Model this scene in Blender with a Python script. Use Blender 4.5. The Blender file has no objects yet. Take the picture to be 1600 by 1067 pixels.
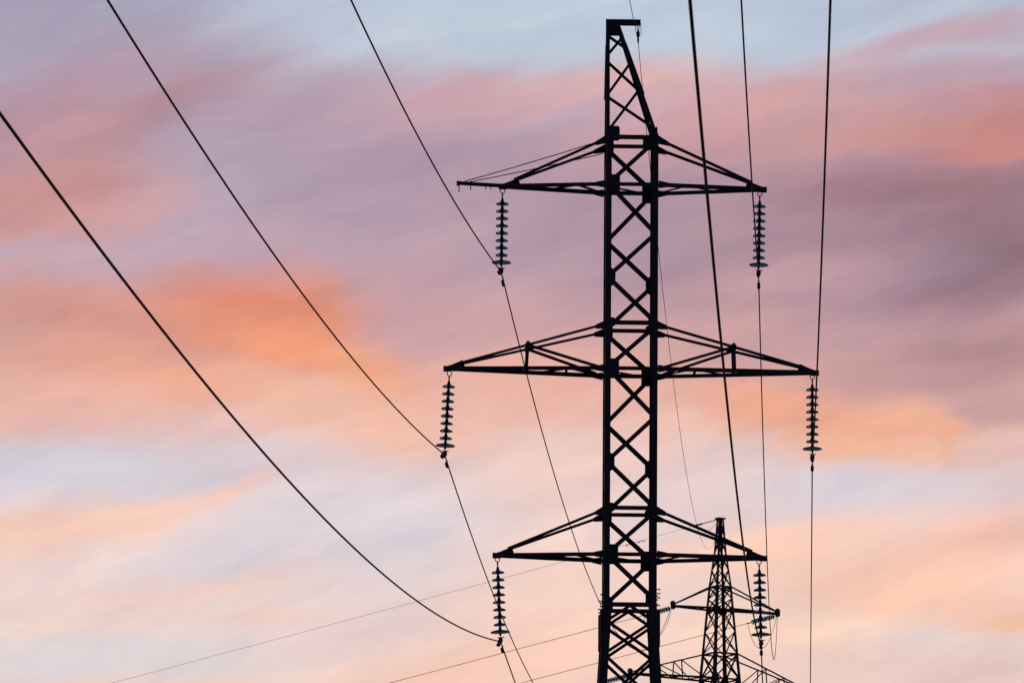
import bpy, bmesh, math, random
from mathutils import Vector, Matrix
R = math.radians
random.seed(7)
C = bpy.context.scene.collection
scene = bpy.context.scene

# ------------------------------------------------------------ camera
CAM_H = 1.6
PITCH, ROLL = 0.168, 0.0073
cam_d = bpy.data.cameras.new('camera')
cam_d.sensor_width = 36.0
cam_d.lens = 12000.0 / 1600.0 * 36.0          # long telephoto, 270 mm
cam_d.clip_start = 0.5
cam_d.clip_end = 30000
cam_d.dof.use_dof = True
cam_d.dof.focus_distance = 152.0
cam_d.dof.aperture_fstop = 20.0
cam = bpy.data.objects.new('camera', cam_d)
C.objects.link(cam)
cam.location = (0, 0, CAM_H)
cam.matrix_world = (Matrix.Translation((0, 0, CAM_H)) @ Matrix.Rotation(math.pi / 2 + PITCH, 4, 'X')
                    @ Matrix.Rotation(ROLL, 4, 'Z'))
scene.camera = cam

# ------------------------------------------------------------ world: dusk sky with lit clouds
def lin(c):
    c = c / 255.0
    return c / 12.92 if c <= 0.04045 else ((c + 0.055) / 1.055) ** 2.4
def rgb(r, g, b): return (lin(r), lin(g), lin(b), 1.0)

world = bpy.data.worlds.new("World")
scene.world = world
world.use_nodes = True
nt = world.node_tree
nt.nodes.clear()
NN, LK = nt.nodes.new, nt.links.new
out = NN('ShaderNodeOutputWorld')
bg = NN('ShaderNodeBackground')
LK(bg.outputs[0], out.inputs[0])
def wmath(op, a, b=None, c=None, clamp=False):
    n = NN('ShaderNodeMath'); n.operation = op; n.use_clamp = clamp
    for i, v in enumerate((a, b, c)):
        if v is None: continue
        if isinstance(v, (int, float)): n.inputs[i].default_value = v
        else: LK(v, n.inputs[i])
    return n.outputs[0]
def wmix(f, a, b):
    n = NN('ShaderNodeMix'); n.data_type = 'RGBA'
    for s, v in ((n.inputs[0], f), (n.inputs[6], a), (n.inputs[7], b)):
        if isinstance(v, (int, float, tuple)): s.default_value = v
        else: LK(v, s)
    return n.outputs[2]
geo = NN('ShaderNodeTexCoord')
sep = NN('ShaderNodeSeparateXYZ')
LK(geo.outputs['Generated'], sep.inputs[0])
X_, Y_, Z_ = sep.outputs
az = wmath('ARCTAN2', X_, Y_)                    # bearing from the line of the pylons
el = wmath('ARCSINE', Z_)                        # height above the horizon
# sky chart: thousandths of a degree-like units, one unit = 4.8 degrees
U = wmath('ADD', wmath('MULTIPLY', az, 12.0 * math.cos(PITCH)), 0.8)
V = wmath('SUBTRACT', 0.5335 + 12.0 * PITCH, wmath('MULTIPLY', el, 12.0))
cmb = NN('ShaderNodeCombineXYZ')
LK(U, cmb.inputs[0]); LK(V, cmb.inputs[1])
UV = cmb.outputs[0]
def wnoise(vec, scale, detail, rough=0.55, sx=1.0, sy=1.0, rot=0.0, off=(0, 0, 0)):
    m = NN('ShaderNodeMapping'); m.vector_type = 'TEXTURE'      # rot: how steeply the streaks rise to the right
    m.inputs['Scale'].default_value = (1 / sx, 1 / sy, 1); m.inputs['Rotation'].default_value = (0, 0, -rot)
    m.inputs['Location'].default_value = off
    LK(vec, m.inputs[0])
    n = NN('ShaderNodeTexNoise'); n.inputs['Scale'].default_value = scale
    n.inputs['Detail'].default_value = detail; n.inputs['Roughness'].default_value = rough
    LK(m.outputs[0], n.inputs['Vector'])
    return n
# warp of the chart so cloud edges are ragged: broad billows, then wind-drawn fibres
def warp(vec, n, ax, ay):
    sub = NN('ShaderNodeVectorMath'); sub.operation = 'SUBTRACT'
    LK(n.outputs['Color'], sub.inputs[0]); sub.inputs[1].default_value = (0.5, 0.5, 0.5)
    mul = NN('ShaderNodeVectorMath'); mul.operation = 'MULTIPLY'
    LK(sub.outputs[0], mul.inputs[0]); mul.inputs[1].default_value = (ax, ay, 0)
    add = NN('ShaderNodeVectorMath'); add.operation = 'ADD'
    LK(vec, add.inputs[0]); LK(mul.outputs[0], add.inputs[1])
    return add.outputs[0]
WUV = warp(UV, wnoise(UV, 3.4, 4, 0.55, 0.9, 1.5, 0.2, (1.3, 2.1, 0)), 0.12, 0.07)
WUV = warp(WUV, wnoise(UV, 6.0, 8, 0.60, 0.6, 2.3, 0.26, (5.1, 0.4, 0)), 0.11, 0.065)
# clear dusk sky by height
ramp = NN('ShaderNodeValToRGB')
cr = ramp.color_ramp
stops = [(-600, (120, 145, 190)), (0, (190, 205, 224)), (90, (188, 200, 220)), (190, (186, 176, 198)), (330, (184, 164, 182)), (450, (200, 165, 175)),
         (560, (222, 178, 172)), (660, (236, 196, 184)), (760, (228, 214, 218)), (880, (236, 216, 213)),
         (1000, (238, 216, 210)), (1200, (245, 205, 180)), (1900, (225, 170, 150)), (2600, (90, 75, 85))]
lo, hi = -600, 2600
while len(cr.elements) < len(stops): cr.elements.new(0.5)
for e, (v, c) in zip(cr.elements, stops):
    e.position = (v - lo) / (hi - lo); e.color = rgb(*c)
sepw = NN('ShaderNodeSeparateXYZ'); LK(WUV, sepw.inputs[0])
LK(wmath('DIVIDE', wmath('SUBTRACT', sepw.outputs[1], lo / 1000), (hi - lo) / 1000), ramp.inputs[0])
col = ramp.outputs[0]
# cloud banks: centre, half sizes, tilt, colour, density
CLOUDS = [
    # left half, top to bottom
    (40, 20, 240, 90, -12, (164, 154, 178), .85),
    (260, 60, 220, 60, -14, (170, 162, 184), .85),
    (420, 25, 160, 40, -14, (190, 198, 218), .7),
    (560, 60, 260, 60, -4, (190, 202, 222), .85),
    (120, 120, 260, 55, -10, (174, 150, 172), .8),
    (330, 120, 160, 50, -14, (180, 158, 178), .6),
    (640, 130, 200, 50, -6, (196, 172, 188), .6),
    (70, 210, 240, 70, -8, (192, 148, 160), .85),
    (270, 175, 170, 40, -22, (182, 140, 150), .8),
    (120, 300, 210, 60, -8, (204, 150, 150), .9),
    (50, 350, 160, 50, 0, (212, 156, 150), .7),
    (420, 190, 220, 70, -18, (174, 150, 168), .75),
    (300, 320, 150, 80, -45, (186, 172, 192), .75),
    (230, 330, 90, 34, -20, (208, 160, 162), .6),
    (560, 280, 240, 80, -15, (177, 157, 177), .8),
    (680, 180, 180, 50, -10, (194, 160, 176), .6),
    (80, 430, 220, 40, 0, (200, 172, 186), .75),
    (310, 400, 240, 44, -6, (200, 172, 186), .85),
    (560, 380, 240, 50, -12, (184, 160, 178), .8),
    (700, 400, 130, 60, -6, (192, 164, 178), .6),
    (50, 490, 180, 50, 2, (214, 160, 154), .85),
    (230, 515, 230, 44, 4, (218, 152, 138), .75),
    (410, 484, 190, 50, 8, (224, 140, 114), .92),
    (520, 490, 100, 60, 30, (226, 146, 118), .7),
    (470, 548, 200, 42, 12, (242, 160, 124), .88),
    (590, 590, 90, 60, 40, (242, 172, 134), .8),
    (680, 500, 120, 80, 10, (206, 164, 172), .85),
    (130, 570, 230, 42, 2, (226, 164, 148), .8),
    (330, 600, 230, 46, 8, (240, 176, 150), .8),
    (60, 640, 230, 50, 0, (236, 182, 168), .85),
    (560, 660, 200, 50, 8, (242, 192, 172), .75),
    (270, 680, 220, 34, 0, (230, 196, 196), .75),
    (90, 745, 280, 48, -4, (213, 211, 224), .95),
    (400, 730, 160, 36, -6, (222, 208, 216), .7),
    (345, 778, 110, 12, -26, (246, 203, 190), .8),
    (220, 815, 160, 22, -14, (246, 205, 192), .8),
    (70, 845, 240, 34, -6, (246, 206, 190), .95),
    (360, 855, 190, 40, -18, (222, 215, 224), .8),
    (620, 830, 230, 80, 0, (227, 219, 226), .85),
    (270, 925, 200, 22, -6, (242, 211, 202), .75),
    (60, 970, 240, 24, 0, (236, 212, 206), .6),
    (450, 965, 70, 18, 0, (248, 206, 190), .5),
    (180, 1035, 360, 40, 0, (223, 219, 224), .9),
    (560, 1000, 160, 36, -6, (236, 214, 214), .7),
    (740, 1040, 250, 46, -6, (250, 206, 188), .9),
    # middle
    (830, 50, 330, 64, 0, (194, 208, 224), .9),
    (800, 150, 240, 44, -4, (210, 168, 176), .8),
    (1010, 120, 170, 36, -4, (222, 178, 178), .85),
    (800, 270, 260, 80, -6, (184, 156, 172), .8),
    (1080, 210, 220, 60, -6, (208, 162, 170), .85),
    (860, 400, 200, 70, -4, (188, 160, 176), .8),
    (840, 500, 160, 50, 0, (208, 166, 172), .7),
    (840, 610, 180, 60, 0, (236, 182, 168), .85),
    (880, 750, 170, 70, 0, (238, 206, 198), .85),
    (880, 880, 170, 60, 0, (246, 214, 202), .8),
    (890, 980, 200, 70, 0, (252, 212, 194), .85),
    # right half
    (1420, 380, 430, 150, -8, (158, 128, 142), .75),
    (1080, 330, 300, 110, -6, (176, 148, 163), .6),
    (1320, 190, 360, 60, -6, (198, 154, 160), .6),
    (1230, 40, 300, 56, 0, (190, 206, 224), .9),
    (1440, 5, 300, 32, -4, (182, 194, 214), .9),
    (1250, 140, 220, 40, -6, (216, 168, 168), .85),
    (1350, 80, 140, 30, -12, (202, 172, 186), .75),
    (1520, 48, 190, 26, -8, (194, 164, 180), .85),
    (1560, 95, 130, 26, -8, (190, 160, 176), .75),
    (1420, 120, 160, 24, -4, (190, 160, 176), .7),
    (1350, 200, 240, 40, -6, (208, 160, 160), .85),
    (1520, 150, 160, 30, -8, (196, 150, 160), .8),
    (1580, 190, 130, 36, -12, (200, 134, 128), .85),
    (1450, 205, 130, 22, -6, (208, 146, 140), .65),
    (1560, 228, 170, 18, -6, (208, 136, 126), .8),
    (1500, 262, 200, 18, -5, (184, 132, 138), .8),
    (1210, 300, 180, 60, -4, (184, 152, 166), .8),
    (1350, 260, 200, 30, -4, (178, 138, 152), .8),
    (1480, 290, 280, 36, -5, (158, 120, 131), .9),
    (1350, 350, 220, 44, -8, (172, 139, 153), .85),
    (1560, 330, 140, 36, -10, (152, 117, 130), .8),
    (1560, 405, 170, 52, -14, (136, 106, 118), .9),
    (1400, 430, 170, 40, -10, (166, 138, 156), .85),
    (1240, 440, 160, 50, -6, (198, 160, 170), .8),
    (1490, 480, 190, 36, -12, (156, 122, 136), .75),
    (1330, 520, 190, 44, -6, (198, 160, 170), .75),
    (1520, 560, 200, 48, -8, (168, 132, 141), .9),
    (1150, 540, 140, 50, 0, (214, 170, 170), .8),
    (1400, 590, 200, 34, -4, (206, 162, 164), .8),
    (1570, 630, 130, 40, -6, (190, 150, 156), .8),
    (1190, 630, 160, 44, 8, (238, 172, 150), .9),
    (1330, 655, 180, 36, 8, (243, 176, 146), .8),
    (1370, 702, 150, 24, 6, (248, 188, 154), .65),
    (1478, 690, 20, 48, 14, (242, 172, 138), .4),
    (1450, 650, 80, 30, 20, (244, 180, 148), .6),
    (1570, 710, 90, 36, -10, (228, 186, 180), .7),
    (1560, 770, 130, 40, -6, (228, 202, 204), .8),
    (1310, 765, 230, 40, -4, (222, 213, 222), .95),
    (1100, 770, 120, 50, 0, (236, 212, 210), .8),
    (1230, 840, 230, 44, -8, (250, 208, 188), .9),
    (1540, 845, 190, 44, -8, (246, 194, 176), .85),
    (1400, 900, 260, 44, 0, (251, 203, 180), .85),
    (1510, 940, 210, 26, 2, (249, 198, 172), .6),
    (1590, 975, 90, 22, 0, (253, 190, 142), .6),
    (1220, 980, 170, 60, 0, (252, 214, 192), .8),
    (1460, 1035, 270, 34, 4, (236, 206, 202), .85),
]
for (cx, cy, rx, ry, ang, c, dens) in CLOUDS:
    m = NN('ShaderNodeMapping'); m.vector_type = 'TEXTURE'
    m.inputs['Location'].default_value = (cx / 1000, cy / 1000, 0)
    m.inputs['Rotation'].default_value = (0, 0, R(ang))
    m.inputs['Scale'].default_value = (rx * 1.5 / 1000, ry * 1.6 / 1000, 1)
    LK(WUV, m.inputs[0])
    g = NN('ShaderNodeTexGradient'); g.gradient_type = 'SPHERICAL'
    LK(m.outputs[0], g.inputs[0])
    s = NN('ShaderNodeMapRange'); s.interpolation_type = 'SMOOTHSTEP'
    s.inputs['From Min'].default_value = 0.0; s.inputs['From Max'].default_value = 0.9
    s.inputs['To Min'].default_value = 0.0; s.inputs['To Max'].default_value = dens
    LK(g.outputs['Fac'], s.inputs[0])
    col = wmix(s.outputs[0], col, rgb(*c))
# streaky texture inside the clouds: fine wind-drawn fibres and broad mottling
fib = wnoise(WUV, 6.0, 8, 0.60, 0.55, 2.6, 0.22, (3, 1, 0))
mot = wnoise(WUV, 3.0, 6, 0.6, 0.9, 1.8, 0.35, (9, 4, 0))
fi2 = wnoise(WUV, 11.0, 8, 0.62, 0.5, 2.2, 0.5, (7, 2, 0))
f3 = wmath('MULTIPLY', wmath('SUBTRACT', fi2.outputs['Fac'], 0.5), 0.15)
f1 = wmath('MULTIPLY', wmath('SUBTRACT', fib.outputs['Fac'], 0.5), 0.34)
f2 = wmath('MULTIPLY', wmath('SUBTRACT', mot.outputs['Fac'], 0.5), 0.30)
fsum = wmath('ADD', wmath('ADD', f1, f2), f3)
tint = NN('ShaderNodeCombineXYZ')                # sunlit fibres are warmer, gaps between them bluer
for i, k in enumerate((1.15, .95, .6)):
    LK(wmath('ADD', wmath('MULTIPLY', fsum, k), (1.0, .972, .96)[i]), tint.inputs[i])
vm = NN('ShaderNodeVectorMath'); vm.operation = 'MULTIPLY'
LK(col, vm.inputs[0]); LK(tint.outputs[0], vm.inputs[1])
col = vm.outputs[0]
hs = NN('ShaderNodeHueSaturation'); hs.inputs['Saturation'].default_value = 1.0; hs.inputs['Value'].default_value = .98
LK(col, hs.inputs['Color']); col = hs.outputs[0]
# physical dusk sky everywhere, the lit cloud field only on the sunset side
sky = NN('ShaderNodeTexSky'); sky.sky_type = 'NISHITA'; sky.sun_disc = False
SUN_EL, SUN_AZ = R(2.0), R(-6.0)                 # low, beyond the pylons, a little to the left
sky.sun_elevation = SUN_EL; sky.sun_rotation = SUN_AZ
sky.air_density = 1.4; sky.dust_density = 2.0
nsk = NN('ShaderNodeVectorMath'); nsk.operation = 'MULTIPLY'
LK(sky.outputs[0], nsk.inputs[0]); nsk.inputs[1].default_value = (.06, .06, .15)   # eastern sky gone blue-violet
side = NN('ShaderNodeMapRange'); side.interpolation_type = 'SMOOTHSTEP'
side.inputs['From Min'].default_value = 0.55; side.inputs['From Max'].default_value = 0.93
LK(Y_, side.inputs[0])
col = wmix(side.outputs[0], nsk.outputs[0], col)
LK(col, bg.inputs[0])
bg.inputs[1].default_value = 1.0

sun_d = bpy.data.lights.new('sun', 'SUN'); sun_d.energy = 0.1; sun_d.angle = R(6); sun_d.color = (1, .72, .5)
sun = bpy.data.objects.new('sun', sun_d); C.objects.link(sun)
sdir = Vector((math.sin(SUN_AZ) * math.cos(SUN_EL), math.cos(SUN_AZ) * math.cos(SUN_EL), math.sin(SUN_EL)))
sun.rotation_euler = sdir.to_track_quat('Z', 'Y').to_euler()
scene.view_settings.view_transform = 'Standard'
scene.view_settings.look = 'None'
scene.view_settings.exposure = 0
scene.view_settings.gamma = 1

# ------------------------------------------------------------ materials
def mat(name, base, rough=0.6, metal=0.0, var=0.35, scale=6.0, trans=0.0, ior=1.5, bump=0.0):
    m = bpy.data.materials.new(name); m.use_nodes = True
    n = m.node_tree; p = n.nodes['Principled BSDF']
    tc = n.nodes.new('ShaderNodeTexCoord'); nz = n.nodes.new('ShaderNodeTexNoise')
    nz.inputs['Scale'].default_value = scale; nz.inputs['Detail'].default_value = 6
    n.links.new(tc.outputs['Object'], nz.inputs['Vector'])
    cr = n.nodes.new('ShaderNodeValToRGB')
    cr.color_ramp.elements[0].position = .35; cr.color_ramp.elements[1].position = .65
    cr.color_ramp.elements[0].color = tuple(x * (1 - var) for x in base) + (1,)
    cr.color_ramp.elements[1].color = tuple(min(1, x * (1 + var)) for x in base) + (1,)
    n.links.new(nz.outputs['Fac'], cr.inputs[0]); n.links.new(cr.outputs[0], p.inputs['Base Color'])
    p.inputs['Roughness'].default_value = rough; p.inputs['Metallic'].default_value = metal
    p.inputs['Transmission Weight'].default_value = trans; p.inputs['IOR'].default_value = ior
    if bump:
        b = n.nodes.new('ShaderNodeBump'); b.inputs['Strength'].default_value = bump
        n.links.new(nz.outputs['Fac'], b.inputs['Height']); n.links.new(b.outputs[0], p.inputs['Normal'])
    return m
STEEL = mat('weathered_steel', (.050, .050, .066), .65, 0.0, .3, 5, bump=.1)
IRON = mat('cast_iron', (.045, .045, .055), .6, 0.0, .3, 20)
GLASS = mat('toughened_glass', (.22, .46, .48), .10, 0.0, .15, 12, trans=.85)
WIRE = mat('aluminium_strand', (.030, .029, .034), .8, 0.0, .25, 2)
GROUND = mat('dry_steppe_grass', (.10, .085, .045), .95, 0.0, .45, .35, bump=.4)
CONC = mat('concrete', (.28, .27, .25), .9, 0.0, .2, 4, bump=.2)

# ------------------------------------------------------------ mesh helpers
def link(name, bm, m, parent=None, loc=None, rotz=0.0, smooth=False):
    bmesh.ops.recalc_face_normals(bm, faces=bm.faces)
    me = bpy.data.meshes.new(name); bm.to_mesh(me); bm.free()
    if smooth:
        for f in me.polygons: f.use_smooth = True
    me.materials.append(m)
    o = bpy.data.objects.new(name, me); C.objects.link(o)
    if parent: o.parent = parent
    if loc is not None: o.location = loc
    o.rotation_euler = (0, 0, rotz)
    return o
def thing(name, label, cat, loc=(0, 0, 0), rotz=0.0, group=None):
    o = bpy.data.objects.new(name, None); C.objects.link(o)
    o.empty_display_size = .3
    o.location = loc; o.rotation_euler = (0, 0, rotz)
    o['label'] = label; o['category'] = cat
    if group: o['group'] = group
    return o
def tag(o, label, cat, group=None):
    o['label'] = label; o['category'] = cat
    if group: o['group'] = group
    return o
def prism(bm, poly0, poly1):
    a = [bm.verts.new(p) for p in poly0]; b = [bm.verts.new(p) for p in poly1]
    n = len(a)
    for i in range(n):
        bm.faces.new((a[i], a[(i + 1) % n], b[(i + 1) % n], b[i]))
    bm.faces.new(a[::-1]); bm.faces.new(b)
def lbar(bm, p, q, w, t=None, n=(0, -1, 0), flip=1):
    """angle-iron bar from p to q; one flange lies in the face whose outward normal is n"""
    p, q, n = Vector(p), Vector(q), Vector(n)
    t = t or max(.006, w * .12)
    d = (q - p).normalized(); s = n.cross(d).normalized() * flip; n = d.cross(s).normalized()
    if n.dot(Vector(n)) < 0: n = -n
    inn = -(s.cross(d)).normalized()
    ref = Vector((0, 0, 0))
    pts = [(-w / 2, 0), (w / 2, 0), (w / 2, t), (-w / 2 + t, t), (-w / 2 + t, w * .8), (-w / 2, w * .8)]
    k = inn if inn.dot(lbar.out) < 0 else -inn
    prism(bm, [p + s * a + k * b for a, b in pts], [q + s * a + k * b for a, b in pts])
lbar.out = Vector((0, -1, 0))
def bar(bm, p, q, w, n=(0, -1, 0), flip=1):
    lbar.out = Vector(n); lbar(bm, p, q, w, None, n, flip)
def leg(bm, p0, p1, w, t, su, sv):
    def sec(p):
        u, v, z = p
        return [Vector((u, v, z)), Vector((u - su * w, v, z)), Vector((u - su * w, v - sv * t, z)),
                Vector((u - su * t, v - sv * t, z)), Vector((u - su * t, v - sv * w, z)), Vector((u, v - sv * w, z))]
    prism(bm, sec(p0), sec(p1))
def box(bm, c, s, rot=None):
    c = Vector(c); hx, hy, hz = s[0] / 2, s[1] / 2, s[2] / 2
    M = rot or Matrix.Identity(3)
    P = lambda x, y, z: c + M @ Vector((x, y, z))
    prism(bm, [P(-hx, -hy, -hz), P(hx, -hy, -hz), P(hx, hy, -hz), P(-hx, hy, -hz)],
              [P(-hx, -hy, hz), P(hx, -hy, hz), P(hx, hy, hz), P(-hx, hy, hz)])
def plate(bm, pts, n, t=.012):
    """flat plate: outline pts in 3-D, thickened along n"""
    n = Vector(n).normalized() * t
    prism(bm, [Vector(p) for p in pts], [Vector(p) + n for p in pts])
def tube(bm, pts, r, seg=8, cap=True):
    pts = [Vector(p) for p in pts]; rings = []
    up = Vector((0, 0, 1))
    for i, p in enumerate(pts):
        d = (pts[min(i + 1, len(pts) - 1)] - pts[max(i - 1, 0)]).normalized()
        a = d.cross(up)
        if a.length < .05: a = d.cross(Vector((1, 0, 0)))
        a.normalize(); b = d.cross(a).normalized()
        rr = r[i] if isinstance(r, (list, tuple)) else r
        rings.append([bm.verts.new(p + (a * math.cos(k * 2 * math.pi / seg) + b * math.sin(k * 2 * math.pi / seg)) * rr) for k in range(seg)])
    for A, B in zip(rings, rings[1:]):
        for k in range(seg):
            bm.faces.new((A[k], A[(k + 1) % seg], B[(k + 1) % seg], B[k]))
    if cap: bm.faces.new(rings[0][::-1]); bm.faces.new(rings[-1])
def lathe(bm, prof, seg=24, M=None):
    M = M or Matrix.Identity(4); rings = []
    for r, z in prof:
        if r < 1e-5: rings.append([bm.verts.new(M @ Vector((0, 0, z)))])
        else: rings.append([bm.verts.new(M @ Vector((r * math.cos(k * 2 * math.pi / seg), r * math.sin(k * 2 * math.pi / seg), z))) for k in range(seg)])
    for A, B in zip(rings, rings[1:]):
        for k in range(seg):
            k2 = (k + 1) % seg
            if len(A) == 1 and len(B) == 1: continue
            if len(A) == 1: bm.faces.new((A[0], B[k2], B[k]))
            elif len(B) == 1: bm.faces.new((A[k], A[k2], B[0]))
            else: bm.faces.new((A[k], A[k2], B[k2], B[k]))
def copy_tree(o, parent=None):
    c = o.copy(); C.objects.link(c)
    if parent: c.parent = parent
    for ch in list(o.children): copy_tree(ch, c)
    return c

# ------------------------------------------------------------ ground
def ground_z(y):
    P = [(-3000, -30), (-250, -14), (-100, -6), (0, 0), (150, 3), (260, 10), (370, 21), (700, 38), (3000, 90), (12000, 200)]
    if y <= P[0][0]: return P[0][1]
    for (a, za), (b, zb) in zip(P, P[1:]):
        if y <= b:
            return za + (zb - za) * (y - a) / (b - a)
    return P[-1][1]
bm = bmesh.new()
ys = [-3000, -1000, -250] + list(range(-200, 801, 25)) + [1000, 1500, 3000, 6000, 12000]
xs = [-8000, -3000, -1000, -400] + list(range(-300, 301, 25)) + [400, 1000, 3000, 8000]
rnd = random.Random(3)
grid = [[bm.verts.new((x, y, ground_z(y) + (rnd.uniform(-.12, .12) if abs(x) < 350 and -200 < y < 800 else 0))) for x in xs] for y in ys]
for j in range(len(ys) - 1):
    for i in range(len(xs) - 1):
        bm.faces.new((grid[j][i], grid[j][i + 1], grid[j + 1][i + 1], grid[j + 1][i]))
g = link('ground', bm, GROUND, smooth=True); g['kind'] = 'structure'

# ------------------------------------------------------------ near pylon
TX, TY, TZ, TYAW = 2.345, 150.0, 3.0, R(1.5)
H = .52                                            # half width of the straight shaft
tower = thing('transmission_tower', 'large dark steel lattice pylon with three pairs of cross arms, nearest of the two towers',
              'pylon', (TX, TY, TZ), TYAW)
def T(u, v, z):
    c, s = math.cos(TYAW), math.sin(TYAW)
    return Vector((TX + u * c - v * s, TY + u * s + v * c, TZ + z))
BELT = [28.085, 24.355, 20.662]
CHORD = [27.13, 23.437, 19.737]
BELT4 = 18.745
def hw(z): return H if z > 18.45 else H + .06 * (18.45 - z)
for su in (-1, 1):
    for sv in (-1, 1):
        bm = bmesh.new()
        leg(bm, (su * H, sv * H, 18.5), (su * H, sv * H, 28.16), .115, .014, su, sv)
        leg(bm, (su * (hw(.2) + .004), sv * (hw(.2) + .004), .2), (su * (H + .004), sv * (H + .004), 18.72), .165, .018, su, sv)
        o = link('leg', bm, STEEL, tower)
        # bolted splice at the foot of the straight shaft
        b2 = bmesh.new()
        box(b2, (su * (H + .045), sv * (H - .075), 18.29), (.05, .15, .72))
        link('splice_plate', b2, STEEL, o)
        zs = [18.935, 18.77, 18.70, 18.61, 18.53, 18.45] if su < 0 else [19.05, 18.97, 18.885, 18.73, 18.59, 18.5]
        for z in zs:
            b3 = bmesh.new(); y_ = sv * (H - .05)
            tube(b3, [(su * (H - .02), y_, z), (su * (H + .052), y_, z), (su * (H + .053), y_, z), (su * (H + .072), y_, z)], [.012, .012, .017, .017], 6)
            link('bolt', b3, STEEL, o)
        b4 = bmesh.new()
        x, y = su * hw(0), sv * hw(0)
        prism(b4, [(x - .45, y - .45, -1.2), (x + .45, y - .45, -1.2), (x + .45, y + .45, -1.2), (x - .45, y + .45, -1.2)],
              [(x - .25, y - .25, .24), (x + .25, y - .25, .24), (x + .25, y + .25, .24), (x - .25, y + .25, .24)])
        link('foundation', b4, CONC, tower)
# single-laced bracing of the shaft; the far face mirrors the near one
LEVELS = [[28.02, 27.14, 26.145, 25.267, 24.37], [24.28, 23.447, 22.47, 21.58, 20.668], [20.58, 19.737, 18.846]]
def face_pt(face, s, z, inset=.03, lift=0.0):
    """point on leg s (-1/+1) of one of the 4 faces at height z"""
    h = hw(z); a = s * (h - inset); o_ = h + lift
    return {'near': (a, -o_, z), 'far': (-a, o_, z), 'left': (-o_, -a, z), 'right': (o_, a, z)}[face]
NRM = {'near': (0, -1, 0), 'far': (0, 1, 0), 'left': (-1, 0, 0), 'right': (1, 0, 0)}
def brace(face, z0, s0, z1, s1, w, lift=-.014, name='brace'):
    bm = bmesh.new()
    p, q = Vector(face_pt(face, s0, z0, .05, lift)), Vector(face_pt(face, s1, z1, .05, lift))
    bar(bm, p, q, w, NRM[face])
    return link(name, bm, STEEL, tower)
for face in NRM:
    for lv in LEVELS:
        s = 1
        for k, (z0, z1) in enumerate(zip(lv, lv[1:])):
            brace(face, z0, s, z1, -s, .086, -.0145)
            s = -s
        # LEVELS all begin on the same side of the face
LOW = [18.43, 17.76, 16.77, 14.0, 10.5, 6.0, .35]
for face in NRM:
    for z0, z1 in zip(LOW, LOW[1:]):
        brace(face, z0, 1, z1, -1, .062, -.02)
        brace(face, z0, -1, z1, 1, .062, -.045)
    if face in ('near', 'far'):
        for s in (-1, 1):
            bm = bmesh.new()
            sg = -1 if face == 'near' else 1
            bar(bm, (0, sg * (H - .03), BELT4 - .02), (s * (H - .06), sg * (H - .03), 18.42), .06, NRM[face])
            link('brace', bm, STEEL, tower)
# horizontal belts on every face
for z, w in ((BELT[0], .082), (BELT[1], .082), (BELT[2], .078), (CHORD[0], .078), (CHORD[1], .078), (CHORD[2], .078), (BELT4, .085)):
    for face in NRM:
        bm = bmesh.new()
        bar(bm, face_pt(face, -1, z, .1, -.016), face_pt(face, 1, z, .1, -.016), w, NRM[face], flip=-1 if z in CHORD else 1)
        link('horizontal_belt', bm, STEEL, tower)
# cross diagonal inside the shaft at each arm level
for z in CHORD:
    bm = bmesh.new(); bar(bm, (-H + .1, -H + .1, z - .03), (H - .1, H - .1, z - .03), .05, (0, 0, 1))
    link('diaphragm_bar', bm, STEEL, tower)

def gusset(face, s, z, win, up, dn, ch=.05):
    """node plate riveted inside a face at leg s, corners cut"""
    sg = s
    e = hw(z)
    def P(a, zz):
        a = sg * (e - a)
        return {'near': (a, -e + .03, zz), 'far': (-a, e - .03, zz), 'left': (-e + .03, -a, zz), 'right': (e - .03, a, zz)}[face]
    bm = bmesh.new()
    plate(bm, [P(.02, z + up), P(win - ch, z + up), P(win, z + up - ch), P(win, z - dn + ch), P(win - ch, z - dn), P(.02, z - dn)],
          [-x for x in NRM[face]])
    link('gusset_plate', bm, STEEL, tower)
# (face-local: side +1 of the near face is the right, +1 of the far face is the left)
for face in NRM:
    for b in range(3):
        zc, zb = CHORD[b], BELT[b]
        gusset(face, -1, zc, .28, .20, .20, .015)
        gusset(face, 1, zb, .19, .10 if b else .20, .15, .03)
        gusset(face, -1, zb, .20 if b else .27, .10 if b else .22, .08, .03)
        if b < 2:
            gusset(face, -1, CHORD[b] - 1.866, .20, .18, .18, .07)
            gusset(face, 1, CHORD[b] - .99, .135, .12, .12, .03)
    gusset(face, 1, 18.86, .22, .17, .17, .06)

# ---- peak
PZ0, PZ1 = 28.1, 30.45
peak = bmesh.new()
plate(peak, [(-.515, -.085, 30.448), (-.235, -.085, 30.448), (-.262, -.085, 30.245), (-.515, -.085, 30.245)], (0, 1, 0), .17)
pk = link('tower_peak', peak, STEEL, tower)
def peak_pt(su, sv, z, inset=.0):
    k = (z - PZ0) / (PZ1 - PZ0)
    uL, uR = -H + .005 * k, H + (-.245 - H) * k
    u = (uL + inset) if su < 0 else (uR - inset)
    return (u, sv * (H - .04 + (.09 - (H - .04)) * k), z)
for su in (-1, 1):
    for sv in (-1, 1):
        bm = bmesh.new()
        leg(bm, peak_pt(su, sv, PZ0), peak_pt(su, sv, PZ1), .074, .012, su, sv)
        link('peak_leg', bm, STEEL, pk)
bm = bmesh.new()
for su in (-1, 1):
    for sv in (-1, 1):
        a, b = Vector(peak_pt(su, sv, 28.99)), Vector(peak_pt(su, sv, 30.05))
        o_ = Vector((su * .018, sv * .012, 0))
        leg(bm, a + o_, b + o_ * .4, .07, .02, su, sv)
link('peak_splice_plate', bm, STEEL, pk)
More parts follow.
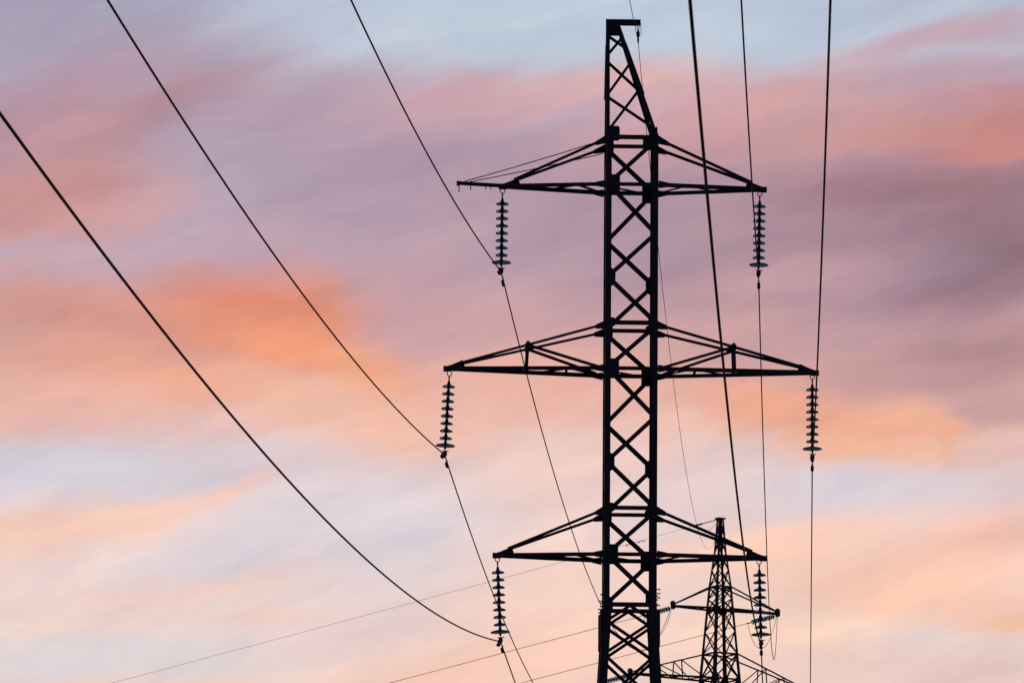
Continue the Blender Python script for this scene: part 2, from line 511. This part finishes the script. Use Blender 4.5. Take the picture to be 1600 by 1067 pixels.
for sv, nodes in ((-1, [(-1, 30.205, 1, 29.93), (1, 29.66, -1, 28.97), (-1, 28.92, 1, 28.28)]),
                  (1, [(1, 30.21, -1, 29.86), (-1, 29.745, 1, 29.2), (1, 29.17, -1, 28.33)])):
    for s0, z0, s1, z1 in nodes:
        bm = bmesh.new()
        bar(bm, peak_pt(s0, sv, z0, .03), peak_pt(s1, sv, z1, .03), .056, (0, sv, 0))
        link('peak_brace', bm, STEEL, pk)
for su in (-1, 1):
    for k, (z0, z1) in enumerate(((28.3, 28.95), (28.95, 29.6), (29.6, 30.15))):
        bm = bmesh.new()
        bar(bm, peak_pt(su, (-1) ** k, z0, .012), peak_pt(su, -(-1) ** k, z1, .012), .045, (su, 0, 0))
        link('peak_brace', bm, STEEL, pk)
bm = bmesh.new()
box(bm, (-.172, 0, 30.548), (.69, .15, .012)); box(bm, (-.172, -.069, 30.496), (.69, .012, .09)); box(bm, (-.172, .069, 30.496), (.69, .012, .09))
for x in (-.49, -.3, .14): box(bm, (x, 0, 30.496), (.012, .126, .088))
beam = link('peak_beam', bm, STEEL, pk)

# ---- cross arms
ARMS = [(-1, 2.55, 0), (1, 2.62, 0), (-1, 3.62, 1), (1, 3.66, 1), (-1, 2.62, 2), (1, 2.64, 2)]
for sd, L, lv in ARMS:
    zc, zb = CHORD[lv], BELT[lv]
    tipz = zc + (.02 if lv != 1 else .035)
    def chord_v(u): return (H - .02) * (L - u) / (L - H) + .035
    bm = bmesh.new()
    # flat lacing between the two chords
    n = 4 if lv == 1 else 3
    us = [H + (L - .35 - H) * k / n for k in range(n + 1)]
    s = 1
    for a, b in zip(us, us[1:]):
        za = zc + (tipz - zc) * (a - H) / (L - H); zb_ = zc + (tipz - zc) * (b - H) / (L - H)
        bar(bm, (sd * a, s * (chord_v(a) - .03), za + .012), (sd * b, -s * (chord_v(b) - .03), zb_ + .012), .042, (0, 0, 1))
        s = -s
    if lv == 1:
        for u in (1.27, 2.04, 2.8):
            bar(bm, (sd * u, -chord_v(u) + .03, zc + .015), (sd * u, chord_v(u) - .03, zc + .015), .045, (0, 0, 1))
    # tip plate
    box(bm, (sd * (L + .0), 0, tipz - .005), (.16, .11, .10))
    plate(bm, [(sd * (L + .06), -.02, tipz + .03), (sd * (L - .1), -.02, tipz + .085), (sd * (L - .30), -.02, tipz + .175), (sd * (L - .34), -.02, tipz + .06), (sd * (L - .3), -.02, tipz - .03), (sd * (L + .06), -.02, tipz - .03)], (0, 1, 0), .04)
    arm = link('cross_arm', bm, STEEL, tower)
    for sv in (-1, 1):
        bm = bmesh.new()
        bar(bm, (sd * (H - .02), sv * (H - .01), zc), (sd * (L + .05), sv * .045, tipz), .078, (0, sv, 0), flip=1 if sv < 0 else -1)
        link('chord', bm, STEEL, arm)
        bm = bmesh.new()
        # chord root gusset
        plate(bm, [(sd * (H + .005), sv * (H - .005), zc + .075), (sd * (H + .03), sv * (H - .005), zc + .075), (sd * (H + .20), sv * (H - .045), zc + .045),
                   (sd * (H + .20), sv * (H - .045), zc - .040), (sd * (H + .03), sv * (H - .005), zc - .075), (sd * (H + .005), sv * (H - .005), zc - .075)], (0, -sv, 0), .014)
        link('root_plate', bm, STEEL, arm)
        t0 = Vector((sd * (H - .01), sv * (H - .015), zb - .035)); e_ = .22 if lv != 1 else .26
        t1 = Vector((sd * (L - e_), sv * .08, tipz + (.125 if lv != 1 else .105)))
        bm = bmesh.new(); bar(bm, t0, t1, .056 if lv != 1 else .052, (0, sv, 0))
        link('tie_bar', bm, STEEL, arm)
        d = (t1 - t0).normalized(); w_ = Vector((-d.z * sd, 0, d.x * sd)) * (1 if True else 0)
        bm = bmesh.new()
        a0 = t0 - d * .0; a1 = t0 + d * (.20 if lv else .24)
        plate(bm, [a0 + Vector((0, 0, .075)), a0 + d * .03 + Vector((0, 0, .07)), a1 + Vector((0, 0, .040)), a1 - Vector((0, 0, .045)), a0 - Vector((0, 0, .10))], (0, -sv, 0), .014)
        link('tie_plate', bm, STEEL, arm)
        if lv == 1:
            un = 2.04; k = (un - H) / (L - .26 - H)
            tz = t0.z + (t1.z - t0.z) * k; tv = abs(t0.y + (t1.y - t0.y) * k); cv = chord_v(un) - .02
            bm = bmesh.new(); bar(bm, (sd * un, sv * tv, tz + .04), (sd * (un + .02), sv * cv, zc), .058, (0, sv, 0)); link('arm_post', bm, STEEL, arm)
            bm = bmesh.new(); bar(bm, (sd * un, sv * (tv - .012), tz), (sd * (H + .14), sv * (H - .06), zc + .04), .056, (0, sv, 0)); link('arm_diagonal', bm, STEEL, arm)
            bm = bmesh.new(); plate(bm, [(sd * (un - .07), sv * tv, tz - .02), (sd * (un - .05), sv * tv, tz + .05), (sd * un, sv * tv, tz + .09), (sd * (un + .05), sv * tv, tz + .03), (sd * (un + .04), sv * tv, tz - .07)], (0, -sv, 0), .012)
            link('node_plate', bm, STEEL, arm)
    if lv == 1:
        un = 2.04; k = (un - H) / (L - .26 - H); tz = (zb - .035) + (tipz + .105 - zb + .035) * k; tv = (H - .015) + (.08 - H + .015) * k
        bm = bmesh.new(); bar(bm, (sd * un, -tv, tz), (sd * un, tv, tz), .045, (0, 0, 1)); link('cross_bar', bm, STEEL, arm)
        bm = bmesh.new(); bar(bm, (sd * un, -tv, tz), (sd * (un + .02), tv, zc), .045, (sd, 0, 0)); link('cross_bar', bm, STEEL, arm)
    if lv == 0 and sd < 0:
        # long nose beyond the upper left insulator, stayed by two thin rods
        bm = bmesh.new()
        bar(bm, (-L + .1, -.03, tipz + .005), (-3.46, -.03, 27.205), .07, (0, -1, 0)); bar(bm, (-L + .1, .035, tipz + .005), (-3.46, .03, 27.205), .066, (0, 1, 0), -1)
        box(bm, (-3.44, 0, 27.2), (.06, .09, .085))
        nose = link('arm_extension', bm, STEEL, arm)
        for x, l in ((-3.42, .11), (-3.19, .06), (-2.89, .05), (-2.79, .05)):
            bm = bmesh.new(); tube(bm, [(x, 0, 27.17), (x, 0, 27.13 - l)], .011, 6)
            link('bolt', bm, STEEL, nose)
        for a, b in (((-3.31, -.03, 27.235), (-.72, -.50, 27.965)), ((-3.22, .03, 27.235), (-.55, .50, 27.93))):
            bm = bmesh.new(); pa, pb = Vector(a), Vector(b)
            tube(bm, [pa + (pb - pa) * k / 8 - Vector((0, 0, .05 * (k / 8) * (1 - k / 8))) for k in range(9)], .010, 6)
            link('stay_rod', bm, STEEL, arm)

# ------------------------------------------------------------ insulator strings
def disc_bm(r=.127, bell=.03):
    bm = bmesh.new()
    lathe(bm, [(.028, .024), (.055, .020), (.085, .013), (.112, .002), (r, -.014), (r + .001, -.026), (r - .006, -.030), (r - .016, -.014),
               (.094, -.006), (.090, -.021), (.084, -.022), (.078, -.004), (.064, -.001), (.060, -.018), (.054, -.018), (.048, .002), (.028, .004)], 28)
    return bm
def cap_bm():
    bm = bmesh.new()
    lathe(bm, [(0, .122), (.013, .121), (.017, .112), (.018, .100), (.023, .090), (.027, .072), (.033, .052), (.037, .036), (.037, .022), (.034, .018), (.022, .012), (.020, -.012), (.010, -.020), (.010, -.026), (0, -.026)], 16)
    return bm
def string_base(name, label, group, n=8, pitch=.148, big=True, clamp=True):
    """hangs down from its origin"""
    root = thing(name, label, 'insulator', group=group)
    # U-shackle and eye
    bm = bmesh.new()
    tube(bm, [(-.042, 0, .045), (-.044, 0, .0)] + [(-.044 * math.cos(a), 0, -.044 * math.sin(a)) for a in [k * math.pi / 8 for k in range(9)]] + [(.044, 0, .0), (.042, 0, .045)], .0095, 8)
    tube(bm, [(0, 0, -.03), (0, 0, -.13)], .010, 8)
    lathe(bm, [(0, .022), (.016, .016), (.022, 0), (.016, -.016), (0, -.022)], 10, Matrix.Translation((0, 0, -.082)))
    link('shackle', bm, IRON, root, smooth=True)
    z = -.245
    base = None
    for k in range(n):
        if base is None:
            base = link('glass_disc', disc_bm(), GLASS, root, (0, 0, z), smooth=True)
            cap = link('metal_cap', cap_bm(), IRON, base, smooth=True)
        else:
            d = base.copy(); C.objects.link(d); d.location = (0, 0, z); d.parent = root
            c = cap.copy(); C.objects.link(c); c.parent = d
        z -= pitch
    if big:
        bm = bmesh.new()
        lathe(bm, [(.030, .034), (.07, .030), (.13, .018), (.178, .004), (.194, -.008), (.196, -.018), (.188, -.022), (.165, -.012), (.12, .0), (.05, .006), (.03, .006)], 36)
        d = link('large_glass_disc', bm, GLASS2, root, (0, 0, z), smooth=True)
        c = cap.copy(); C.objects.link(c); c.parent = d
        z -= .06
    return root, z
GLASS2 = mat('dusty_glass', (.26, .36, .40), .25, 0.0, .15, 9, trans=.6)
proto, zend = string_base('insulator_string', '', 'suspension insulator strings of the near pylon')
# suspension clamp: link, yoke, boat-shaped body along the wire (local y)
bm = bmesh.new()
tube(bm, [(0, 0, zend + .05), (0, 0, zend - .04)], .013, 8)
lathe(bm, [(0, .024), (.02, .016), (.024, 0), (.02, -.016), (0, -.024)], 10, Matrix.Translation((0, 0, zend - .0)))
box(bm, (.008, 0, zend - .058), (.13, .03, .016))
prism(bm, [(-.034, -.02, zend - .064), (.04, -.02, zend - .064), (.03, -.02, zend - .15), (-.026, -.02, zend - .15)],
      [(-.034, .02, zend - .064), (.04, .02, zend - .064), (.03, .02, zend - .15), (-.026, .02, zend - .15)])
prism(bm, [(-.03, -.15, zend - .135), (.03, -.15, zend - .135), (.022, -.13, zend - .175), (-.022, -.13, zend - .175)],
      [(-.03, .15, zend - .135), (.03, .15, zend - .135), (.022, .13, zend - .175), (-.022, .13, zend - .175)])
box(bm, (0, -.05, zend - .12), (.085, .03, .05)); box(bm, (0, .05, zend - .12), (.085, .03, .05))
link('suspension_clamp', bm, IRON, proto)
CLAMP = -zend + .135                                # distance from hook to wire
HANG = {  # (u,z) of hook, (u,z) of clamp
    'UL': ((-2.556, 27.051), (-2.569, 25.437)), 'UR': ((2.562, 27.063), (2.539, 25.421)),
    'ML': ((-3.580, 23.366), (-3.655, 21.802)), 'MR': ((3.609, 23.386), (3.610, 21.809)),
    'LL': ((-2.602, 19.671), (-2.527, 18.045)), 'LR': ((2.562, 19.677), (2.603, 18.100))}
WORDS = {'UL': 'upper left', 'UR': 'upper right', 'ML': 'middle left', 'MR': 'middle right', 'LL': 'lower left', 'LR': 'lower right'}
EXTRA = {'UL': 'inboard of its long nose', 'UR': 'against mauve sky', 'ML': 'leftmost string, tilting slightly', 'MR': 'rightmost string, over orange cloud', 'LL': 'swinging slightly to the right', 'LR': 'before the far pylon'}
clamp_pt = {}
for i, k in enumerate(HANG):
    (u0, z0), (u1, z1) = HANG[k]
    o = proto if i == 0 else copy_tree(proto)
    o['label'] = 'glass disc insulator string hanging from the %s cross arm, %s' % (WORDS[k], EXTRA[k])
    o.location = T(u0, 0, z0)
    tilt = math.atan2(u1 - u0, z0 - z1)
    o.rotation_euler = (0, -tilt, TYAW)
    clamp_pt[k] = T(u0 + CLAMP * math.sin(tilt), 0, z0 - CLAMP * math.cos(tilt))

# earth-wire hanger at the peak beam
gh = thing('earth_wire_hanger', 'small linked clamp hanging under the end of the peak beam', 'clamp', T(.127, 0, 30.45), TYAW)
bm = bmesh.new()
tube(bm, [(-.02, 0, .02), (-.022, 0, -.05), (0, 0, -.08), (.022, 0, -.05), (.02, 0, .02)], .010, 6)
link('shackle', bm, IRON, gh)
bm = bmesh.new()
lathe(bm, [(0, .09), (.018, .08), (.022, .04), (.038, .01), (.030, -.02), (.036, -.04), (.022, -.07), (.014, -.09), (0, -.10)], 10, Matrix.Translation((0, 0, -.17)))
link('spark_gap_insulator', bm, IRON, gh, smooth=True)
bm = bmesh.new()
tube(bm, [(.05, 0, .05), (.055, 0, -.04), (.052, 0, -.1), (.062, 0, -.16), (.058, 0, -.20), (.03, 0, -.205)], .006, 6)
link('arcing_horn', bm, IRON, gh)
bm = bmesh.new()
lathe(bm, [(0, .05), (.016, .04), (.022, .0), (.014, -.03), (.020, -.05), (0, -.07)], 8, Matrix.Translation((0, 0, -.30)))
box(bm, (0, 0, -.32), (.03, .16, .03))
link('suspension_clamp', bm, IRON, gh)
clamp_pt['GW'] = T(.127, 0, 30.45 - .33)

# ------------------------------------------------------------ far pylon
BX, BY, BZ, BYAW = 10.20, 370.0, 21.0, R(28)
far = thing('transmission_tower', 'smaller distant tapering lattice pylon turned cornerwise, behind the right arms of the near one', 'pylon', (BX, BY, BZ), BYAW)
def TB(u, v, z):
    c, s = math.cos(BYAW), math.sin(BYAW)
    return Vector((BX + u * c - v * s, BY + u * s + v * c, z))
ZT, ZK, ZB1, ZC1, ZB2, ZC2, ZB3, ZC3 = 55.66, 53.96, 52.33, 51.20, 49.04, 47.79, 45.73, 44.57
def bw(z):
    P = [(21, 2.55), (44.57, .93), (47.79, .75), (49.04, .655), (52.33, .42), (53.96, .235), (55.66, .13)]
    for (a, wa), (b, wb) in zip(P, P[1:]):
        if z <= b: return wa + (wb - wa) * (z - a) / (b - a)
    return P[-1][1]
for su in (-1, 1):
    for sv in (-1, 1):
        bm = bmesh.new()
        zz = [21, ZC3, ZC2, ZB2, ZB1, ZK, ZT]
        for a, b in zip(zz, zz[1:]):
            w = .15 if a < ZB2 else (.125 if a < ZB1 else .09)
            leg(bm, (su * bw(a), sv * bw(a), a - BZ), (su * bw(b), sv * bw(b), b - BZ), w, .018, su, sv)
        link('leg', bm, STEEL, far)
        b4 = bmesh.new(); x, y = su * bw(21), sv * bw(21)
        prism(b4, [(x - .5, y - .5, -1.2), (x + .5, y - .5, -1.2), (x + .5, y + .5, -1.2), (x - .5, y + .5, -1.2)],
              [(x - .3, y - .3, .1), (x + .3, y - .3, .1), (x + .3, y + .3, .1), (x - .3, y + .3, .1)])
        link('foundation', b4, CONC, far)
def bface(face, s, z, inset=.03):
    h = bw(z); a = s * (h - inset); o_ = h - .02
    return {'near': (a, -o_, z - BZ), 'far': (-a, o_, z - BZ), 'left': (-o_, -a, z - BZ), 'right': (o_, a, z - BZ)}[face]
BN = [21.4, 27, 32, 36.5, 40.3, 43.0, ZC3, ZB3, 46.8, ZC2, ZB2, 50.15, ZC1, ZC1 + .56, ZB1, 53.15, ZK, 54.8, 55.4]
for face in NRM:
    bm = bmesh.new()
    for z0, z1 in zip(BN, BN[1:]):
        w = .075 if z0 < ZB2 else .055
        bar(bm, bface(face, 1, z0), bface(face, -1, z1), w, NRM[face]); bar(bm, bface(face, -1, z0), bface(face, 1, z1), w, NRM[face])
    link('lattice_panel', bm, STEEL, far)
    for z in (ZC3, ZB3, ZC2, ZB2, ZC1, ZB1):
        bm = bmesh.new(); bar(bm, bface(face, -1, z), bface(face, 1, z), .085, NRM[face])
        if z in (ZC2, ZC1, ZC3):
            h = bw(z)
            for s in (-1, 1):
                p = Vector(bface(face, s, z)); c_ = Vector(bface(face, 0, z)); d = (c_ - p).normalized()
                plate(bm, [p + Vector((0, 0, .2)), p + d * .22 + Vector((0, 0, .12)), p + d * .3 - Vector((0, 0, .1)), p - Vector((0, 0, .22))], NRM[face], .02)
        link('horizontal_belt', bm, STEEL, far)
bm = bmesh.new(); box(bm, (0, 0, ZT - BZ + .03), (.42, .36, .07)); link('peak_cap', bm, STEEL, far)
# walkway-like solid platform at the upper arm level
FARM = [(-1, 2.60, ZC1 + .03, ZB1, 0), (1, 3.23, ZC1 + .05, ZB1, 0), (-1, 4.95, ZC2, ZB2, 1), (1, 4.95, ZC2 - .28, ZB2, 1), (-1, 3.3, ZC3, ZB3, 0), (1, 3.3, ZC3, ZB3, 0)]
far_tip = []
for sd, L, zc, zb, kind in FARM:
    h = bw(zc); hb = bw(zb)
    bm = bmesh.new()
    n = 8 if kind else 5; s = 1
    us = [h + (L - h) * k / n for k in range(n + 1)]
    cv = lambda u: (h - .02) * (L - u) / (L - h) + .06
    for a, b in zip(us, us[1:]):
        bar(bm, (sd * a, s * cv(a), zc - BZ), (sd * b, -s * cv(b), zc - BZ), .055, (0, 0, 1)); s = -s
    # the chords are shallow trusses: a second rail below with zigzag
    box(bm, (sd * L, 0, zc - BZ), (.18, .16, .13))
    arm = link('cross_arm', bm, STEEL, far)
    for sv in (-1, 1):
        bm = bmesh.new(); bar(bm, (sd * h, sv * (h - .01), zc - BZ), (sd * (L + .08), sv * .08, zc - BZ), .10, (0, sv, 0)); link('chord', bm, STEEL, arm)
        t0 = Vector((sd * hb, sv * (hb - .01), zb - BZ)); t1 = Vector((sd * L, sv * .04, zc - BZ + .08))
        bm = bmesh.new(); bar(bm, t0, t1, .065, (0, sv, 0)); link('tie_bar', bm, STEEL, arm)
        if kind:
            for un, back in ((2.35, 1.25), (3.45, 2.35)):
                k = (un - hb) / (L - hb); p = t0 + (t1 - t0) * k; v = cv(un) * sv
                bm = bmesh.new(); bar(bm, p, (sd * un, v, zc - BZ), .05, (0, sv, 0)); link('arm_post', bm, STEEL, arm)
                bm = bmesh.new(); bar(bm, p, (sd * back, cv(back) * sv, zc - BZ), .045, (0, sv, 0)); link('arm_diagonal', bm, STEEL, arm)
    far_tip.append(TB(sd * L, 0, zc - .08))
tipUL, tipUR, tipML, tipMR, tipLL, tipLR = far_tip
tipGW = TB(0, 0, ZT + .02)

# ------------------------------------------------------------ conductors
def near_span(A, s, a, b, T_=250, n=130):
    pts = []
    for k in range(n, 0, -1):
        t = T_ * k / n
        pts.append(Vector((A.x - s * t, A.y - t, A.z - a * t + b * t * t)))
    return pts
def far_span(A, B, b, n=110):
    L = (Vector((B.x, B.y, 0)) - Vector((A.x, A.y, 0))).length
    return [A + (B - A) * (k / n) - Vector((0, 0, b * L * L * (k / n) * (1 - k / n))) for k in range(0, n + 1)]
NEAR = {'UL': (.036715, .129902, .0003831), 'ML': (.037740, .116310, .0003272), 'LL': (.037952, .122874, .0003606),
        'LR': (.037959, .119338, .0003466), 'UR': (.037267, .122704, .0003556), 'MR': (.037436, .123916, .0003579), 'GW': (.035822, .120342, .0003566)}
TIPS = {'UL': tipUL, 'UR': tipUR, 'ML': tipML, 'MR': tipMR, 'LL': tipLL, 'LR': tipLR, 'GW': tipGW}
FARB = {'UL': .00039, 'UR': .00039, 'ML': .00037, 'MR': .00037, 'LL': .00037, 'LR': .00037, 'GW': .00041}
tdir = Vector((-math.sin(R(56)), math.cos(R(56)), 0))   # the line turns left at the far pylon
OUTS = .158
in_end, wire_pts = {}, {}
for k in ('UL', 'UR', 'ML', 'MR', 'LL', 'LR', 'GW'):
    A = clamp_pt[k]; tip = TIPS[k]
    dv = (A - tip); dv.z = 0; dv.normalize()
    slope = FARB[k] * 220 - (tip.z - A.z) / 220
    dv = (dv - Vector((0, 0, slope))).normalized()
    sl = 1.95 if k != 'GW' else .6
    B = tip + dv * sl
    in_end[k] = (tip, dv, B)
    pts = near_span(A, *NEAR[k]) + far_span(A, B, FARB[k])
    wire_pts[k] = pts
    bm = bmesh.new(); tube(bm, pts, .0135 if k != 'GW' else .0068, 7)
    if k == 'GW':
        o = link('earth_wire', bm, WIRE, smooth=True)
        tag(o, 'thin earth wire held by the small clamp at the very top of the near pylon', 'power line')
    else:
        o = link('power_line', bm, WIRE, smooth=True)
        tag(o, 'black overhead conductor clamped under the %s insulator string' % WORDS[k], 'power line', 'conductors carried by the near pylon')

# vibration dampers beside the clamps
dproto = None
def damper(at, d, label, group, sc=1.0):
    global dproto
    if dproto is None:
        dproto = thing('vibration_damper', '', 'damper')
        bm = bmesh.new()
        box(bm, (0, 0, -.02), (.03, .04, .07))
        tube(bm, [(0, -.17, -.06), (0, 0, -.055), (0, .17, -.06)], .006, 6)
        link('clamp', bm, IRON, dproto)
        for s in (-1, 1):
            bm = bmesh.new()
            tube(bm, [(0, s * .12, -.062), (0, s * .13, -.063), (0, s * .20, -.066), (0, s * .225, -.066)], [.018, .030, .030, .020], 10)
            link('weight', bm, IRON, dproto, smooth=True)
        o = dproto
    else: o = copy_tree(dproto)
    o.location = at; o.scale = (sc, sc, sc)
    h = math.atan2(-d.x, d.y)
    o.rotation_euler = (math.asin(max(-1, min(1, d.z / d.length))), 0, h)
    o['label'] = label; o['group'] = group
def wire_at(k, t):
    """t metres along the wire from the clamp, negative towards the camera"""
    A = clamp_pt[k]
    if t < 0:
        s, a, b = NEAR[k]; tt = -t
        f = lambda q: Vector((A.x - s * q, A.y - q, A.z - a * q + b * q * q))
        return f(tt), f(tt + .1) - f(tt)
    B = in_end[k][2]; L = (Vector((B.x, B.y, 0)) - Vector((A.x, A.y, 0))).length
    f = lambda q: A + (B - A) * (q / L) - Vector((0, 0, FARB[k] * L * L * (q / L) * (1 - q / L)))
    return f(t), f(t + .1) - f(t)
DG = 'vibration dampers on the near pylon conductors'
for k in WORDS:
    p, d = wire_at(k, -1.1); damper(p, d, 'dumbbell damper on the wire just before the %s clamp' % WORDS[k], DG, 1.15)
    p, d = wire_at(k, 1.0); damper(p, d, 'dumbbell damper on the wire just past the %s clamp' % WORDS[k], DG, 1.15)

# ------------------------------------------------------------ tension strings and outgoing span of the far pylon
tproto, tend = string_base('tension_insulator', '', 'tension strings of the far pylon', n=9, big=False)
bm = bmesh.new()
tube(bm, [(0, 0, tend + .06), (0, 0, tend - .05), (0, 0, tend - .28)], [.02, .03, .022], 8)
link('strain_clamp', bm, IRON, tproto)
first = True
def tension(at, d, label):
    global first
    o = tproto if first else copy_tree(tproto)
    first = False
    o.location = at; o.rotation_mode = 'QUATERNION'
    o.rotation_quaternion = (-d).to_track_quat('Z', 'X')
    o['label'] = label
    return at + d * (-tend + .15)
OUT = {}
for k in ('UL', 'UR', 'ML', 'MR', 'LL', 'LR'):
    tip, dv, B = in_end[k]
    tension(tip, dv, 'insulator string at the far pylon %s arm tip, pointing end-on to the viewer' % WORDS[k])
    d = (tdir - Vector((0, 0, OUTS))).normalized()
    e = tension(tip, d, 'insulator string pulled out to the left from the far pylon %s arm tip' % WORDS[k])
    pts = [e + Vector((tdir.x * t, tdir.y * t, -OUTS * t + .00012 * t * t)) for t in [240 * j / 80 for j in range(81)]]
    bm = bmesh.new(); tube(bm, pts, .0135, 6)
    tag(link('power_line', bm, WIRE, smooth=True), 'thin conductor running down to the left from the far pylon %s arm' % WORDS[k], 'power line', 'conductors leaving the far pylon')
    # jumper loop under the arm
    a, b = B + Vector((0, 0, -.02)), e
    drop = 1.55 if k != 'UL' else 1.35
    pts = []
    for j in range(25):
        q = j / 24
        p = a + (b - a) * q; p = p - Vector((0, 0, drop * (1 - (2 * q - 1) ** 2) ** .8)); pts.append(p)
    bm = bmesh.new(); tube(bm, pts, .0125, 6)
    tag(link('jumper_cable', bm, WIRE, smooth=True), 'slack jumper loop hanging below the %s arm of the far pylon' % WORDS[k], 'cable', 'jumper loops of the far pylon')
d = (tdir - Vector((0, 0, OUTS))).normalized()
g0 = tipGW
bm = bmesh.new()
tube(bm, [g0, g0 + d * .5, g0 + d * 1.2], .022, 6); tube(bm, [g0 + d * 1.05, g0 + d * 1.5], .045, 6)
tag(link('earth_wire_link', bm, IRON), 'rod fitting tying the earth wire to the far pylon top', 'fitting')
pts = [g0 + d * 1.4 + Vector((tdir.x * t, tdir.y * t, -OUTS * t + .00010 * t * t)) for t in [240 * j / 80 for j in range(81)]]
bm = bmesh.new(); tube(bm, pts, .0075, 6)
tag(link('earth_wire', bm, WIRE, smooth=True), 'thin pale wire sloping down left from the top of the far pylon', 'power line')
for i, t in enumerate((3.2, 3.9, 4.9, 5.5)):
    p = g0 + d * 1.4 + Vector((tdir.x * t, tdir.y * t, -OUTS * t))
    damper(p, d, ['damper nearest the far pylon top on its left-going earth wire', 'second damper from the far pylon top on its earth wire',
                  'third damper from the far pylon top on its earth wire', 'farthest damper from the pylon top on the left-going earth wire'][i], 'dampers on the far earth wire', .9)
bm = bmesh.new()
a, b = in_end['GW'][2], g0 + d * 1.9
tube(bm, [a + (b - a) * (j / 12) - Vector((0, 0, .55 * (1 - (j / 6 - 1) ** 2) - 0)) for j in range(13)], .008, 6)
tag(link('jumper_cable', bm, WIRE), 'small loose loop at the very top of the far pylon', 'cable')
